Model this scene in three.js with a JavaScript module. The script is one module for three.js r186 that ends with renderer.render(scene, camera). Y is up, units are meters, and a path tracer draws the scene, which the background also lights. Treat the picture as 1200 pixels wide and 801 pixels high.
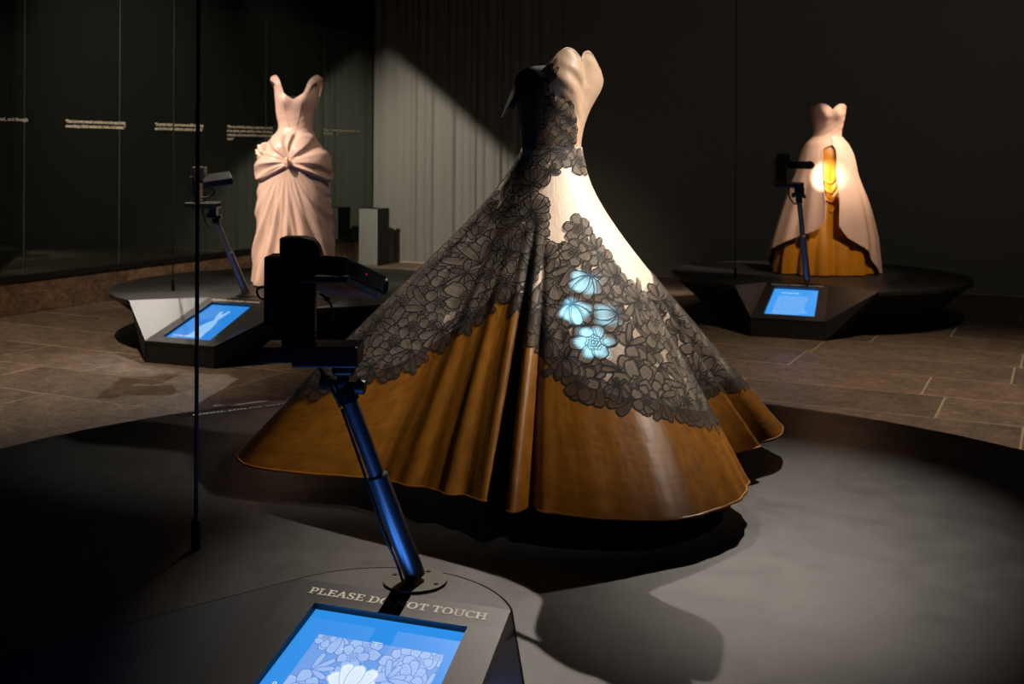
import * as THREE from 'three';
import { mergeGeometries } from 'three/addons/utils/BufferGeometryUtils.js';
import { RoundedBoxGeometry } from 'three/addons/geometries/RoundedBoxGeometry.js';
import { RectAreaLightUniformsLib } from 'three/addons/lights/RectAreaLightUniformsLib.js';

// ---------------------------------------------------------------- camera, exposure, light
RectAreaLightUniformsLib.init();
const scene = new THREE.Scene();
scene.background = new THREE.Color(0x000000);
const FOCAL = 1318, HORIZON = 178, EYE = 1.45;                 // pixels of a 1200 x 801 frame; metres
const camera = new THREE.PerspectiveCamera(2 * Math.atan((801 - HORIZON) / FOCAL) * 180 / Math.PI, 1200 / (2 * (801 - HORIZON)), 0.05, 60);
camera.setViewOffset(1200, 2 * (801 - HORIZON), 0, 801 - 2 * HORIZON, 1200, 801);
camera.position.set(0, EYE, 0);
camera.rotation.z = 0.005;
camera.focus = 3.2; camera.userData.fStop = 6;
const renderer = new THREE.WebGLRenderer({ antialias: true });
renderer.toneMapping = THREE.LinearToneMapping;
renderer.toneMappingExposure = 1.0;
renderer.shadowMap.enabled = true;

// every ceiling spot: lamp position and aim as [x, y, distance], candela, half-angle in degrees, softness, colour, lamp size
const SPOTS = [
  { at: [-0.1, 4.6, 6.2], to: [0.12, 0.4, 2.95], cd: 82, deg: 11.5, pen: 1, col: 0xfff1e2, size: 0.7, of: 'the back of the lace gown' },      // throws its shadow to the front
  { at: [1.75, 4.6, 6.6], to: [0.76, 0.4, 3.4], cd: 82, deg: 9.5, pen: 1, col: 0xfff1e2, size: 0.7, of: 'the lace gown from behind on the right' },
  { at: [3.3, 4.2, 2.35], to: [0.3, 1.42, 3.55], cd: 100, deg: 7.8, pen: 1, col: 0xfff6ec, size: 3, of: 'the lace gown from the right' },
  { at: [3.2, 4.5, 0.9], to: [0.42, 1.1, 3.35], cd: 74, deg: 8.4, pen: 1, col: 0xfff0e0, size: 4, of: 'the front of the bronze hem' },
  { at: [-4.1, 4.4, 6.9], to: [-1.85, 1.15, 9.1], cd: 92, deg: 12, pen: 0.6, col: 0xfff0e4, size: 1, of: 'the pink satin gown' },
  { at: [-0.5, 4.6, 7.2], to: [-1.8, 1.0, 9.15], cd: 9, deg: 11, pen: 0.6, col: 0xfff0e4, size: 1, of: 'the pink satin gown from the right' },
  { at: [5.2, 4.6, 8.2], to: [2.85, 1.45, 10.2], cd: 105, deg: 9, pen: 0.9, col: 0xffeee0, size: 1, of: 'the golden gown from the right' },
  { at: [3.7, 4.8, 6.6], to: [2.82, 0.95, 10.0], cd: 52, deg: 10, pen: 0.9, col: 0xffeada, size: 1, of: 'the front of the golden gown' },
  { at: [-3.2, 4.7, 11.0], to: [-0.9, 0.9, 14.4], cd: 74, deg: 22, pen: 1, col: 0xfff2df, size: 0.12, flap: [[-1.846, 3.0, 14.93], [0.31, 1.1, 13.87]], of: 'the pleated wall' },
  { at: [-3.0, 4.9, 6.6], to: [-3.6, 0, 7.9], cd: 60, deg: 32, pen: 1, col: 0xffe9d0, size: 1, of: 'the stone floor on the left' },
  { at: [3.2, 4.9, 6.4], to: [2.6, 0, 7.0], cd: 52, deg: 32, pen: 1, col: 0xffe9d0, size: 1, of: 'the stone floor on the right' },
  { at: [-1.6, 4.9, 8.0], to: [-3.6, 1.6, 11.3], cd: 60, deg: 24, pen: 1, col: 0xfff0dc, size: 1, of: 'the quotations on the dark glass' },
  { at: [3.6, 5.0, 5.6], to: [3.4, 1.4, 12.4], cd: 4, deg: 40, pen: 1, col: 0xfffaf2, size: 1, of: 'the back wall on the right' },
  { at: [0.4, 4.9, 10.4], to: [-0.3, 0, 12.0], cd: 24, deg: 30, pen: 1, col: 0xffe9d0, size: 1, of: 'the stone floor at the back' },
  { at: [-2.2, 4.6, 12.6], to: [-2.35, 0, 7.0], cd: 34, deg: 12, pen: 0.6, col: 0xfff0e0, size: 0.6, of: 'the pink gown from behind' },
  { at: [-3.35, 4.5, 10.5], to: [-2.55, 0.3, 8.05], cd: 30, deg: 7, pen: 0.8, col: 0xfff4e8, size: 2, of: 'the slanted side of the left platform' },
];

// ---------------------------------------------------------------- helpers
let seed = 7;
const rnd = () => { seed = (seed * 1664525 + 1013904223) >>> 0; return seed / 4294967296; };
const V = (x, y, d) => new THREE.Vector3(x, y, -d);               // d: metres in front of the camera
const names = new Map();
function numbered(n) { const k = names.get(n) || 0; names.set(n, k + 1); return k ? n + '_' + String(k).padStart(3, '0') : n; }
function shadows(o) { o.castShadow = o.receiveShadow = true; return o; }
function tag(o, label, category, group) { o.userData.label = label; o.userData.category = category; if (group) o.userData.group = group; return o; }
function thing(name, label, category, pos, turn = 0, group) {
  const o = new THREE.Group(); o.name = numbered(name); o.position.copy(pos); o.rotation.y = turn; scene.add(o);
  return tag(o, label, category, group);
}
function struct(name, pos, turn = 0) { const o = new THREE.Group(); o.name = name; o.position.copy(pos); o.rotation.y = turn; o.userData.kind = 'structure'; scene.add(o); return o; }
function part(name, g, m, parent, label) { const o = shadows(new THREE.Mesh(g, m)); o.name = name; parent.add(o); if (label) o.userData.label = label; return o; }
const box = (w, h, d, x, y, z, r = 0.004) => new RoundedBoxGeometry(w, h, d, 2, Math.min(r, w / 2.1, h / 2.1, d / 2.1)).translate(x, y, z);
const cyl = (r0, r1, h, x, y, z, n = 28) => new THREE.CylinderGeometry(r1, r0, h, n).translate(x, y, z);
const tube = (pts, r, n = 40, k = 10) => new THREE.TubeGeometry(new THREE.CatmullRomCurve3(pts), n, r, k);
function rod(a, b, r0, r1, n = 28) {                                                 // tapered cylinder from a to b
  const d = b.clone().sub(a), g = new THREE.CylinderGeometry(r1, r0, d.length(), n).translate(0, d.length() / 2, 0);
  g.applyQuaternion(new THREE.Quaternion().setFromUnitVectors(new THREE.Vector3(0, 1, 0), d.clone().normalize())); return g.translate(a.x, a.y, a.z);
}
function plain(g) { const o = g.index ? g.toNonIndexed() : g; return o; }
const merge = (list) => mergeGeometries(list.map(plain));
// grid surface: fn(u, v) with u, v in 0..1 returns [x, y, z]; wrap closes it in u
function grid(nu, nv, fn, wrap = false, flip = false, uvf) {
  const p = [], uv = [], ix = [];
  for (let j = 0; j <= nv; j++) for (let i = 0; i <= nu; i++) { const q = fn(i / nu, j / nv); p.push(q[0], q[1], q[2]); const w = uvf ? uvf(i / nu, j / nv) : [i / nu, 1 - j / nv]; uv.push(w[0], w[1]); }
  const n = nu + 1;
  for (let j = 0; j < nv; j++) for (let i = 0; i < nu; i++) { const a = j * n + i, b = a + 1, c = a + n, d = c + 1; if (flip) ix.push(a, b, c, b, d, c); else ix.push(a, c, b, b, c, d); }
  const g = new THREE.BufferGeometry();
  g.setAttribute('position', new THREE.Float32BufferAttribute(p, 3)); g.setAttribute('uv', new THREE.Float32BufferAttribute(uv, 2)); g.setIndex(ix); g.computeVertexNormals();
  if (wrap) { const a = g.attributes.normal; for (let j = 0; j <= nv; j++) { const s = j * n, e = s + nu, v = new THREE.Vector3(a.getX(s) + a.getX(e), a.getY(s) + a.getY(e), a.getZ(s) + a.getZ(e)).normalize(); a.setXYZ(s, v.x, v.y, v.z); a.setXYZ(e, v.x, v.y, v.z); } }
  return g;
}
const lerp = (a, b, t) => a + (b - a) * t, clamp = (x, a, b) => Math.min(b, Math.max(a, x)), sm = (a, b, x) => { const t = clamp((x - a) / (b - a), 0, 1); return t * t * (3 - 2 * t); };
function curve1(pts) {                                                               // smooth curve through [x, ...values]
  return (x) => {
    const n = pts.length; if (x <= pts[0][0]) return pts[0].slice(1); if (x >= pts[n - 1][0]) return pts[n - 1].slice(1);
    let i = 0; while (pts[i + 1][0] < x) i++;
    const P = (k) => pts[clamp(k, 0, n - 1)], h = P(i + 1)[0] - P(i)[0], u = (x - P(i)[0]) / h, u2 = u * u, u3 = u2 * u;
    return P(i).slice(1).map((_, c) => {
      const k = c + 1, m1 = (P(i + 1)[k] - P(i - 1)[k]) / (P(i + 1)[0] - P(i - 1)[0]) * h, m2 = (P(i + 2)[k] - P(i)[k]) / (P(i + 2)[0] - P(i)[0]) * h;
      return (2 * u3 - 3 * u2 + 1) * P(i)[k] + (u3 - 2 * u2 + u) * m1 + (-2 * u3 + 3 * u2) * P(i + 1)[k] + (u3 - u2) * m2;
    });
  };
}
const bump = (f, c, w) => { const d = (f - c) / w; return Math.exp(-d * d); };

// value noise, tileable
function noiseGrid(n, sx) { const a = []; for (let i = 0; i < n * sx; i++) a.push(rnd()); return (u, v) => { const x = (u * sx) % sx, y = (v * n) % n, xi = Math.floor(x), yi = Math.floor(y), fx = x - xi, fy = y - yi, s = fx * fx * (3 - 2 * fx), t = fy * fy * (3 - 2 * fy), g = (i, j) => a[((j % n) + n) % n * sx + ((i % sx) + sx) % sx]; return lerp(lerp(g(xi, yi), g(xi + 1, yi), s), lerp(g(xi, yi + 1), g(xi + 1, yi + 1), s), t); }; }
function dataTex(w, h, fn, srgb, rep) {
  const d = new Uint8Array(w * h * 4);
  for (let y = 0; y < h; y++) for (let x = 0; x < w; x++) { const c = fn((x + .5) / w, (y + .5) / h), o = (y * w + x) * 4; for (let k = 0; k < 3; k++) d[o + k] = clamp(c[k], 0, 1) * 255; d[o + 3] = 255; }
  const t = new THREE.DataTexture(d, w, h); t.magFilter = THREE.LinearFilter; t.minFilter = THREE.LinearFilter; t.wrapS = t.wrapT = THREE.RepeatWrapping; if (srgb) t.colorSpace = THREE.SRGBColorSpace; if (rep) t.repeat.set(rep[0], rep[1]); t.needsUpdate = true; return t;
}
function canvasTex(w, h, draw, alpha) {
  const c = document.createElement('canvas'); c.width = w; c.height = h; const x = c.getContext('2d'); if (alpha) x.clearRect(0, 0, w, h); draw(x, w, h);
  const t = new THREE.CanvasTexture(c); t.colorSpace = THREE.SRGBColorSpace; t.magFilter = THREE.LinearFilter; t.minFilter = THREE.LinearFilter; return t;
}
const std = (color, roughness, o = {}) => new THREE.MeshStandardMaterial({ color, roughness, side: THREE.DoubleSide, ...o });

// ---------------------------------------------------------------- materials
const n1 = noiseGrid(8, 8), n2 = noiseGrid(32, 32), n3 = noiseGrid(128, 128), n4 = noiseGrid(12, 90), n5 = noiseGrid(200, 24);
const stoneTex = dataTex(512, 512, (u, v) => { const k = .78 + .16 * (n1(u, v) - .5) + .22 * (n2(u, v) - .5) + .3 * (n3(u, v) - .5) + .16 * (n4(v, u) - .5); return [k, k * (.97 + .03 * n2(v, u)), k * .95]; }, true);
const stoneBump = dataTex(512, 512, (u, v) => { const k = .5 * n3(u, v) + .3 * n2(u, v) + .2 * n1(u, v); return [k, k, k]; });
const STONE = [0x84705f, 0x786555, 0x8c7664, 0x7d6a5a].map((c) => std(c, .62, { map: stoneTex, bumpMap: stoneBump, bumpScale: .0012 }));
const PLINTH = [0x8a6b53, 0x95755b, 0x7f624c].map((c) => std(c, .7, { map: stoneTex, bumpMap: stoneBump, bumpScale: .001 }));
const M = {
  grout: std(0x9f8f7b, .9), black: std(0x0c0c0b, .85), matte: std(0x141413, .9),
  deck: std(0x31302f, .52, { roughnessMap: dataTex(512, 512, (u, v) => { const k = .85 + .1 * (n1(u, v) - .5) + .14 * (n2(u, v) - .5) + .12 * (n3(u, v) - .5); return [k, k, k]; }, false, [.5, .5]), map: dataTex(512, 512, (u, v) => { const k = .9 + .1 * (n2(u, v) - .5) + .1 * (n3(u, v) - .5) + .1 * (n5(u, v) - .5); return [k, k, k]; }, true, [.6, .6]) }),
  facet: std(0x302f2e, .4), housing: std(0x1f1e1d, .5), bezel: std(0x2a2927, .48), sign: std(0x211f1e, .5),
  rail: std(0x060606, .6), mirror: std(0x767e76, .035, { metalness: .94 }), edge: std(0x6a706c, .3),
  curtain: std(0x83827c, .85), block: std(0x8c8c86, .8), blackPaint: std(0x080808, .45), metalBlack: std(0x0d0d0e, .38, { metalness: .2 }),
  armTube: std(0x8b9097, .33, { metalness: .85 }), plasticBlack: std(0x0b0b0c, .42), steel: std(0x55554f, .35, { metalness: .8 }), cable: std(0x050505, .5),
};
const weave = dataTex(256, 256, (u, v) => { const k = .5 + .25 * Math.sin(u * 256 * Math.PI) * .5 + .3 * (n5(v, u) - .5) + .2 * (n3(u, v) - .5); return [k, k, k]; });
const crease = dataTex(512, 512, (u, v) => { const k = .55 * n1(u, v) + .25 * n4(u, v) + .2 * n2(u, v); return [k, k, k]; });
const satin = (c, r, b = .004, o = {}) => new THREE.MeshPhysicalMaterial({ color: c, roughness: r, side: THREE.DoubleSide, bumpMap: crease, bumpScale: b * .35, sheen: .25, sheenRoughness: .5, sheenColor: new THREE.Color(c), ...o });
M.cream = satin(0xe6d0ba, .5, .004);
M.bodiceCream = satin(0xcfae90, .45, .005);
M.bronze = satin(0x9a621b, .42, .004, { map: dataTex(512, 512, (u, v) => { const k = .88 + .14 * (n4(u, v) - .5) + .05 * (n1(u, v) - .5) + .08 * (n2(u, v) - .5); return [k, k, k]; }, true) });
M.pink = satin(0xe9c0a8, .27, .007);
M.pale = satin(0xdab093, .55, .003);
M.gold = satin(0xc07a12, .4, .003);
M.lining = std(0x8a7358, .8);

// ---------------------------------------------------------------- the room: local x runs along the back wall, local z along the left wall towards the viewer
const TURN = -0.4573, CORNER = V(-1.846, 0, 14.93), SPAN = 13.4, DEEP = 18, TALL = 5.4;
{
  const floor = struct('floor', CORNER, TURN);
  const slab = new THREE.BoxGeometry(SPAN + .4, .2, DEEP + .4).translate(SPAN / 2, -.1 - .0012, DEEP / 2);
  part('floor_slab', slab, M.grout, floor);
  // stone pavers in rows along the back wall, each its own piece
  const lens = [1.2, .95, 1.4], gap = .009, geos = [];
  for (let k = 0; k < 9; k++) {
    const L = lens[k % 3] - gap, W = .6 - gap, c = .003, top = new THREE.BufferGeometry(), ou = rnd(), ov = rnd();
    const P = [[0, 0], [L, 0], [L, W], [0, W]], Q = [[c, c], [L - c, c], [L - c, W - c], [c, W - c]], p = [], uv = [], ix = [];
    const add = (a, y) => { p.push(a[0], y, a[1]); uv.push(ou + a[0] * .8, ov + a[1] * .8); };
    Q.forEach((q) => add(q, 0)); P.forEach((q) => add(q, -c)); P.forEach((q) => add(q, -.03));
    ix.push(0, 2, 1, 0, 3, 2);
    for (let i = 0; i < 4; i++) { const j = (i + 1) % 4; for (const o of [0, 4]) ix.push(o + i, o + j, o + 4 + i, o + j, o + 4 + j, o + 4 + i); }
    top.setAttribute('position', new THREE.Float32BufferAttribute(p, 3)); top.setAttribute('uv', new THREE.Float32BufferAttribute(uv, 2)); top.setIndex(ix);
    const flat = top.toNonIndexed(); flat.computeVertexNormals(); geos.push(flat);
  }
  const R = new THREE.Vector3();
  for (let r = 0; r < 20; r++) {
    let s = -(rnd() * .9);
    while (s < SPAN - .05) {
      const k = Math.floor(rnd() * 9), L = lens[k % 3], v = Math.floor(rnd() * 4), lift = (rnd() - .5) * .0012;
      R.set(s + L / 2, 0, r * .6 + .3).applyAxisAngle(new THREE.Vector3(0, 1, 0), TURN).add(CORNER);
      const px = 600 + FOCAL * R.x / -R.z;
      if (s > -.95 && R.z < -3.6 && px > -500 && px < 1900) { const t = part('paver', geos[k], STONE[v], floor); t.position.set(Math.max(s, s), lift, r * .6 + .003); }
      s += L;
    }
  }
  const ceiling = struct('ceiling', CORNER, TURN);
  part('ceiling_slab', new THREE.BoxGeometry(SPAN + .4, .2, DEEP + .4).translate(SPAN / 2, TALL + .1, DEEP / 2), M.black, ceiling);

  // back wall: a pleated grey covering from the corner to the right
  const back = struct('wall_back', CORNER, TURN);
  part('wall_core', new THREE.BoxGeometry(SPAN + .4, TALL, .2).translate(SPAN / 2, TALL / 2, -.13), M.matte, back);
  const pl = []; let s = 0; while (s < SPAN) { const w = .07 + rnd() * rnd() * .2, d = (.018 + rnd() * .03) * sm(3.4, 2.2, s) + .0008; pl.push([s, -.02], [s + w * .12, d * .9 - .02], [s + w * .5, d * 1.25 - .02], [s + w * .9, d * .8 - .02]); s += w; }
  const prof = pl.filter((q) => q[0] < SPAN);
  part('pleated_covering', grid(prof.length - 1, 1, (u, v) => { const q = prof[Math.round(u * (prof.length - 1))]; return [q[0], v ? .02 : TALL, q[1]]; }), M.curtain, back);
  part('baseboard', new THREE.BoxGeometry(SPAN, .02, .03).translate(SPAN / 2, .01, .015), std(0xa89a80, .7), back);

  // left wall: black core, a stone plinth, mirror-dark glass panels above it
  const left = struct('wall_left', CORNER, TURN);
  part('wall_core', new THREE.BoxGeometry(.2, TALL, DEEP + .2).translate(-.16, TALL / 2, DEEP / 2), M.black, left);
  part('glass_rail', box(.03, .055, DEEP, -.0, .3175, DEEP / 2, .003), M.rail, left);
  const panelL = 1.114;
  for (let i = 0; i < 11; i++) {
    const z0 = i * panelL, p = part('glass_panel', new RoundedBoxGeometry(.014, 2.65, panelL - .008, 1, .003).translate(-.008, .345 + 1.325, z0 + panelL / 2), M.mirror, left);
    part('panel_edge', new THREE.BoxGeometry(.01, 2.65, .004).translate(-.008, .345 + 1.325, z0 + panelL), M.edge, p);
  }
  let z = .42, i = 0; const plb = [1.05, .42, .5, 1.0, .95, .62, 1.1];
  while (z < DEEP - 1) {
    const L = plb[i % plb.length], g = box(.06, .284, L - .008, -.03, .144, z + L / 2, .004), uv = g.attributes.uv, p = g.attributes.position, o = rnd();
    for (let k = 0; k < uv.count; k++) uv.setXY(k, o + p.getZ(k) * .8, p.getY(k) * .8 + o * 3);
    part('plinth_stone', g, PLINTH[i % 3], left); z += L; i++;
  }
  part('plinth_mortar', new THREE.BoxGeometry(.05, .285, DEEP).translate(-.035, .1435, DEEP / 2), std(0xa08c74, .9), left);

  const right = struct('wall_right', CORNER, TURN);
  part('wall_core', new THREE.BoxGeometry(.2, TALL, DEEP + .2).translate(SPAN + .1, TALL / 2, DEEP / 2), M.matte, right);
  const front = struct('wall_front', CORNER, TURN);
  part('wall_core', new THREE.BoxGeometry(SPAN + .4, TALL, .2).translate(SPAN / 2, TALL / 2, DEEP + .1), M.matte, front);

  // white quotations printed on the glass: thin print on the panel faces
  const Q = [
    [5.94, .9, 1, ['the dress is always proportional, and though']],
    [4.75, .74, 2, ['\u201CThere is in every woman\u2019s wardrobe one such repeat, being', 'something which makes her look a lot better.\u201D']],
    [3.63, .72, 2, ['\u201CThe greatest which I have ever seen was difficult, perhaps', 'one of a few in the world ever, and there also ends.\u201D']],
    [2.5, .8, 4, ['\u201CThe art of all the clothes I make here is to fit,', 'to be given, once and for a time, for being', 'a measure of its own and all the exceptions early', 'ones.\u201D']],
    [.72, .8, 2, ['\u201CThere is a form that goes before the line, it is', 'the figure.\u201D']],
  ];
  Q.forEach(([z0, w, n, lines]) => {
    const H = n * .044, t = canvasTex(1024, Math.round(1024 * H / w), (x, W, h) => { x.fillStyle = '#e9dcc0'; x.font = 'bold ' + Math.round(h / n * .86) + 'px serif'; x.textBaseline = 'middle'; lines.forEach((l, k) => { const lw = x.measureText(l).width; x.save(); x.translate(4, h / n * (k + .5)); if (lw > W - 8) x.scale((W - 8) / lw, 1); x.fillText(l, 0, 0); x.lineWidth = 2; x.strokeStyle = '#e9dcc0'; x.strokeText(l, 0, 0); x.restore(); }); }, true);
    const g = new THREE.PlaneGeometry(w, H).rotateY(Math.PI / 2).translate(.0006, 1.735 - H / 2, z0);
    const i = clamp(Math.floor(z0 / panelL), 0, 10), p = left.children.filter((c) => c.name === 'glass_panel')[i];
    part('wall_text', g, new THREE.MeshStandardMaterial({ color: 0xffffff, map: t, transparent: true, roughness: .8, emissive: 0x000000 }), p, 'quotation in small cream letters');
  });
}
{ // the low block that stands at the end of the mirror
  const o = thing('display_block', 'low ribbed grey block with a black side standing in the corner beside the dark glass', 'block', V(-1.846, 0, 14.93), TURN);
  const bx = .16, bz = .28, w = .28, dp = .27, h = .72;
  o.position.add(new THREE.Vector3(bx + w / 2, 0, bz + dp / 2).applyAxisAngle(new THREE.Vector3(0, 1, 0), TURN));
  part('block_core', box(w, h, dp, 0, h / 2, 0, .002), M.blackPaint, o);
  for (let k = 0; k < 7; k++) part('face_rib', box(w / 7 - .002, h - .004, .012, -w / 2 + (k + .5) * w / 7, h / 2, dp / 2 + .004, .005), M.block, o);
}

// ---------------------------------------------------------------- the platforms, each with a sloped console let into its rim
const DECK = .37;
function platform(label, cx, cd, r, sx, sz, sw, len, RL, RR, screenTex, farSign, turn = -.384) {
  const o = thing('display_platform', label, 'platform', V(cx, 0, cd), turn, 'round charcoal platforms for the gowns');
  const S = [[sx - sw / 2, sz], [sx + sw / 2, sz]], cw = sw * 1.14, C = [[sx - cw / 2, sz + len], [sx + cw / 2, sz + len]], CH = .15;
  const aL = Math.atan2(RL[0], RL[1]), aR = Math.atan2(RR[0], RR[1]);           // angles from +z
  const ring = []; const N = 96; for (let k = 0; k <= N; k++) { const a = aR + (2 * Math.PI - (aR - aL)) * k / N; ring.push([Math.sin(a) * r, Math.cos(a) * r]); }
  const R0 = sw * .582, a0 = Math.asin(sw / 2 / R0), groove = []; for (let k = 0; k <= 40; k++) { const a = -a0 + 2 * a0 * k / 40, q = R0 + .0026; groove.push([sx + q * Math.sin(a), Math.min(sz, sz + R0 * Math.cos(a0) - q * Math.cos(a))]); }
  const outline = [...ring, ...groove];                                            // a round-backed notch takes the arm's cover plate
  const sh = new THREE.Shape(); outline.forEach((q, k) => (k ? sh.lineTo(q[0], -q[1]) : sh.moveTo(q[0], -q[1]))); sh.closePath();
  const deck = new THREE.ExtrudeGeometry(sh, { depth: .028, bevelEnabled: true, bevelThickness: .002, bevelSize: .002, bevelOffset: -.002, bevelSegments: 1 }).rotateX(-Math.PI / 2).translate(0, DECK - .03, 0);
  part('top_deck', deck, M.deck, o);
  // undercut body: the ring leans in to the floor
  const kf = .7, top = DECK - .03;
  part('underside', grid(N, 1, (u, v) => { const q = ring[Math.round(u * N)], f = lerp(.985, kf, v); return [q[0] * f, lerp(top, 0, v), q[1] * f]; }, false, true), M.matte, o);
  // facets that fold from the rim down to the console corners
  const tri = (a, b, c, d) => { const g = new THREE.BufferGeometry(), pts = d ? [a, b, c, a, c, d] : [a, b, c]; g.setAttribute('position', new THREE.Float32BufferAttribute(pts.flat(), 3)); g.setAttribute('uv', new THREE.Float32BufferAttribute(pts.flatMap((q) => [q[0], q[2]]), 2)); g.computeVertexNormals(); return g; };
  for (const e of [0, 1]) {
    const Rm = e ? ring[0] : ring[N], s = [S[e][0], DECK, S[e][1]], R = [Rm[0], DECK, Rm[1]], c = [C[e][0], CH, C[e][1]], cf = [C[e][0], 0, C[e][1]], rf = [Rm[0] * kf, 0, Rm[1] * kf];
    part('side_facet', e ? tri(s, c, R) : tri(s, R, c), M.facet, o);
    part('facet_base', e ? tri(R, c, cf, rf) : tri(R, rf, cf, c), M.matte, o);
  }
  // console body: the wedge below the slope
  const Z = new THREE.Vector3(0, CH - DECK, len), slope = Z.length(), dirV = Z.clone().normalize(), nrm = new THREE.Vector3(0, len, DECK - CH).normalize();
  const at = (u, v, h = 0) => new THREE.Vector3(sx + u * lerp(sw, cw, v / slope), DECK, sz).addScaledVector(dirV, v).addScaledVector(nrm, h); // u -0.5..0.5 across, v metres down the slope
  const rec = .022, arr = (p) => [p.x, p.y, p.z], t0 = at(-.5, 0, -rec), t1 = at(.5, 0, -rec), b0 = at(-.5, slope, -rec), b1 = at(.5, slope, -rec), f0 = [b0.x, 0, b0.z], f1 = [b1.x, 0, b1.z], k0 = [t0.x, 0, t0.z], k1 = [t1.x, 0, t1.z];
  const body = merge([tri(arr(t0), arr(b0), arr(b1), arr(t1)), tri(arr(b0), f0, f1, arr(b1)), tri(arr(t0), k0, f0, arr(b0)), tri(arr(t1), arr(b1), f1, k1), tri(arr(t0), arr(t1), k1, k0)].map((g) => { g.deleteAttribute('uv'); return g; }));
  part('console_body', body, M.housing, o);
  // frame round the screen: four pieces standing proud of the recess
  const sig = .062, m = .15, vTop = sig + .012, vBot = slope - .075;
  const slab = (u0, u1, v0, v1, h0, h1) => { // thin prism on the slope
    const P = [at(u0, v0, h1), at(u1, v0, h1), at(u1, v1, h1), at(u0, v1, h1), at(u0, v0, h0), at(u1, v0, h0), at(u1, v1, h0), at(u0, v1, h0)].map(arr);
    return merge([tri(P[0], P[3], P[2], P[1]), tri(P[3], P[7], P[6], P[2]), tri(P[0], P[1], P[5], P[4]), tri(P[0], P[4], P[7], P[3]), tri(P[1], P[2], P[6], P[5])]); };
  part('screen_frame', slab(-.5, -.5 + m, sig, slope, -rec, 0), M.bezel, o);
  part('screen_frame', slab(.5 - m, .5, sig, slope, -rec, 0), M.bezel, o);
  part('screen_frame', slab(-.5 + m, .5 - m, vBot, slope, -rec, 0), M.bezel, o);
  part('screen_frame', slab(-.5 + m, .5 - m, sig, vTop, -rec, 0), M.bezel, o);
  { // cover plate behind the strip: a low round-backed cap that carries the arm
    const cs = new THREE.Shape(); cs.absarc(0, 0, R0, Math.PI / 2 - a0, Math.PI / 2 + a0, false); cs.closePath();
    part('cover_plate', new THREE.ExtrudeGeometry(cs, { depth: .026, curveSegments: 48, bevelEnabled: true, bevelThickness: .0012, bevelSize: .0012, bevelOffset: -.0012, bevelSegments: 2 }).translate(0, -R0 * Math.cos(a0), 0).rotateX(-Math.PI / 2).translate(sx, DECK - .0272, sz), M.deck, o);
  }
  // strip with the request
  const sign = slab(-.5, .5, 0, sig, -rec, 0);
  const sg = part('sign_strip', sign, M.sign, o);
  const su = [[-.42, .016], [.42, .016], [.42, .05], [-.42, .05]].map(([u, v]) => arr(at(u, v, .0007)));
  const lg = new THREE.BufferGeometry(); lg.setAttribute('position', new THREE.Float32BufferAttribute(su.flat(), 3)); lg.setAttribute('uv', new THREE.Float32BufferAttribute([0, 1, 1, 1, 1, 0, 0, 0], 2)); lg.setIndex([0, 3, 2, 0, 2, 1]); lg.computeVertexNormals();
  part('lettering', lg, LETTERS, sg, 'pale capitals reading please do not touch');
  // the screen in its recess and its light
  const q = [[-.5 + m, vTop], [.5 - m, vTop], [.5 - m, vBot], [-.5 + m, vBot]].map(([u, v]) => arr(at(u, v, -rec + .003)));
  const scg = new THREE.BufferGeometry(); scg.setAttribute('position', new THREE.Float32BufferAttribute(q.flat(), 3)); scg.setAttribute('uv', new THREE.Float32BufferAttribute([0, 1, 1, 1, 1, 0, 0, 0], 2)); scg.setIndex([0, 3, 2, 0, 2, 1]); scg.computeVertexNormals();
  part('screen', scg, new THREE.MeshStandardMaterial({ color: 0x050505, roughness: .3, emissive: 0xffffff, emissiveMap: screenTex, emissiveIntensity: 1 }), o, 'lit blue display');
  if (farSign) {
    const al = Math.atan2(farSign[0], farSign[1]), fs = part('far_sign_strip', box(.54, .012, .06, 0, 0, 0, .002), M.sign, o, 'strip on the far rim, lettering upside down'); fs.position.set(farSign[0], DECK - .005, farSign[1]); fs.rotation.y = al;
    part('lettering', new THREE.PlaneGeometry(.46, .034).rotateX(-Math.PI / 2).translate(0, .0066, 0), LETTERS, fs);
  }
  return { o, at, slope };
}
const LETTERS = new THREE.MeshStandardMaterial({ color: 0xffffff, transparent: true, roughness: .7, map: canvasTex(2048, 150, (x, w, h) => { x.fillStyle = '#fbf6ec'; x.font = '128px serif'; x.textBaseline = 'middle'; x.textAlign = 'center'; const s = 'PLEASE DO NOT TOUCH', lw = x.measureText(s).width; x.translate(w / 2, h / 2 + 6); x.scale((w - 20) / lw, 1); x.fillText(s, 0, 0); x.strokeStyle = '#fbf6ec'; x.lineWidth = 6; x.strokeText(s, 0, 0); }, true) });

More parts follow.
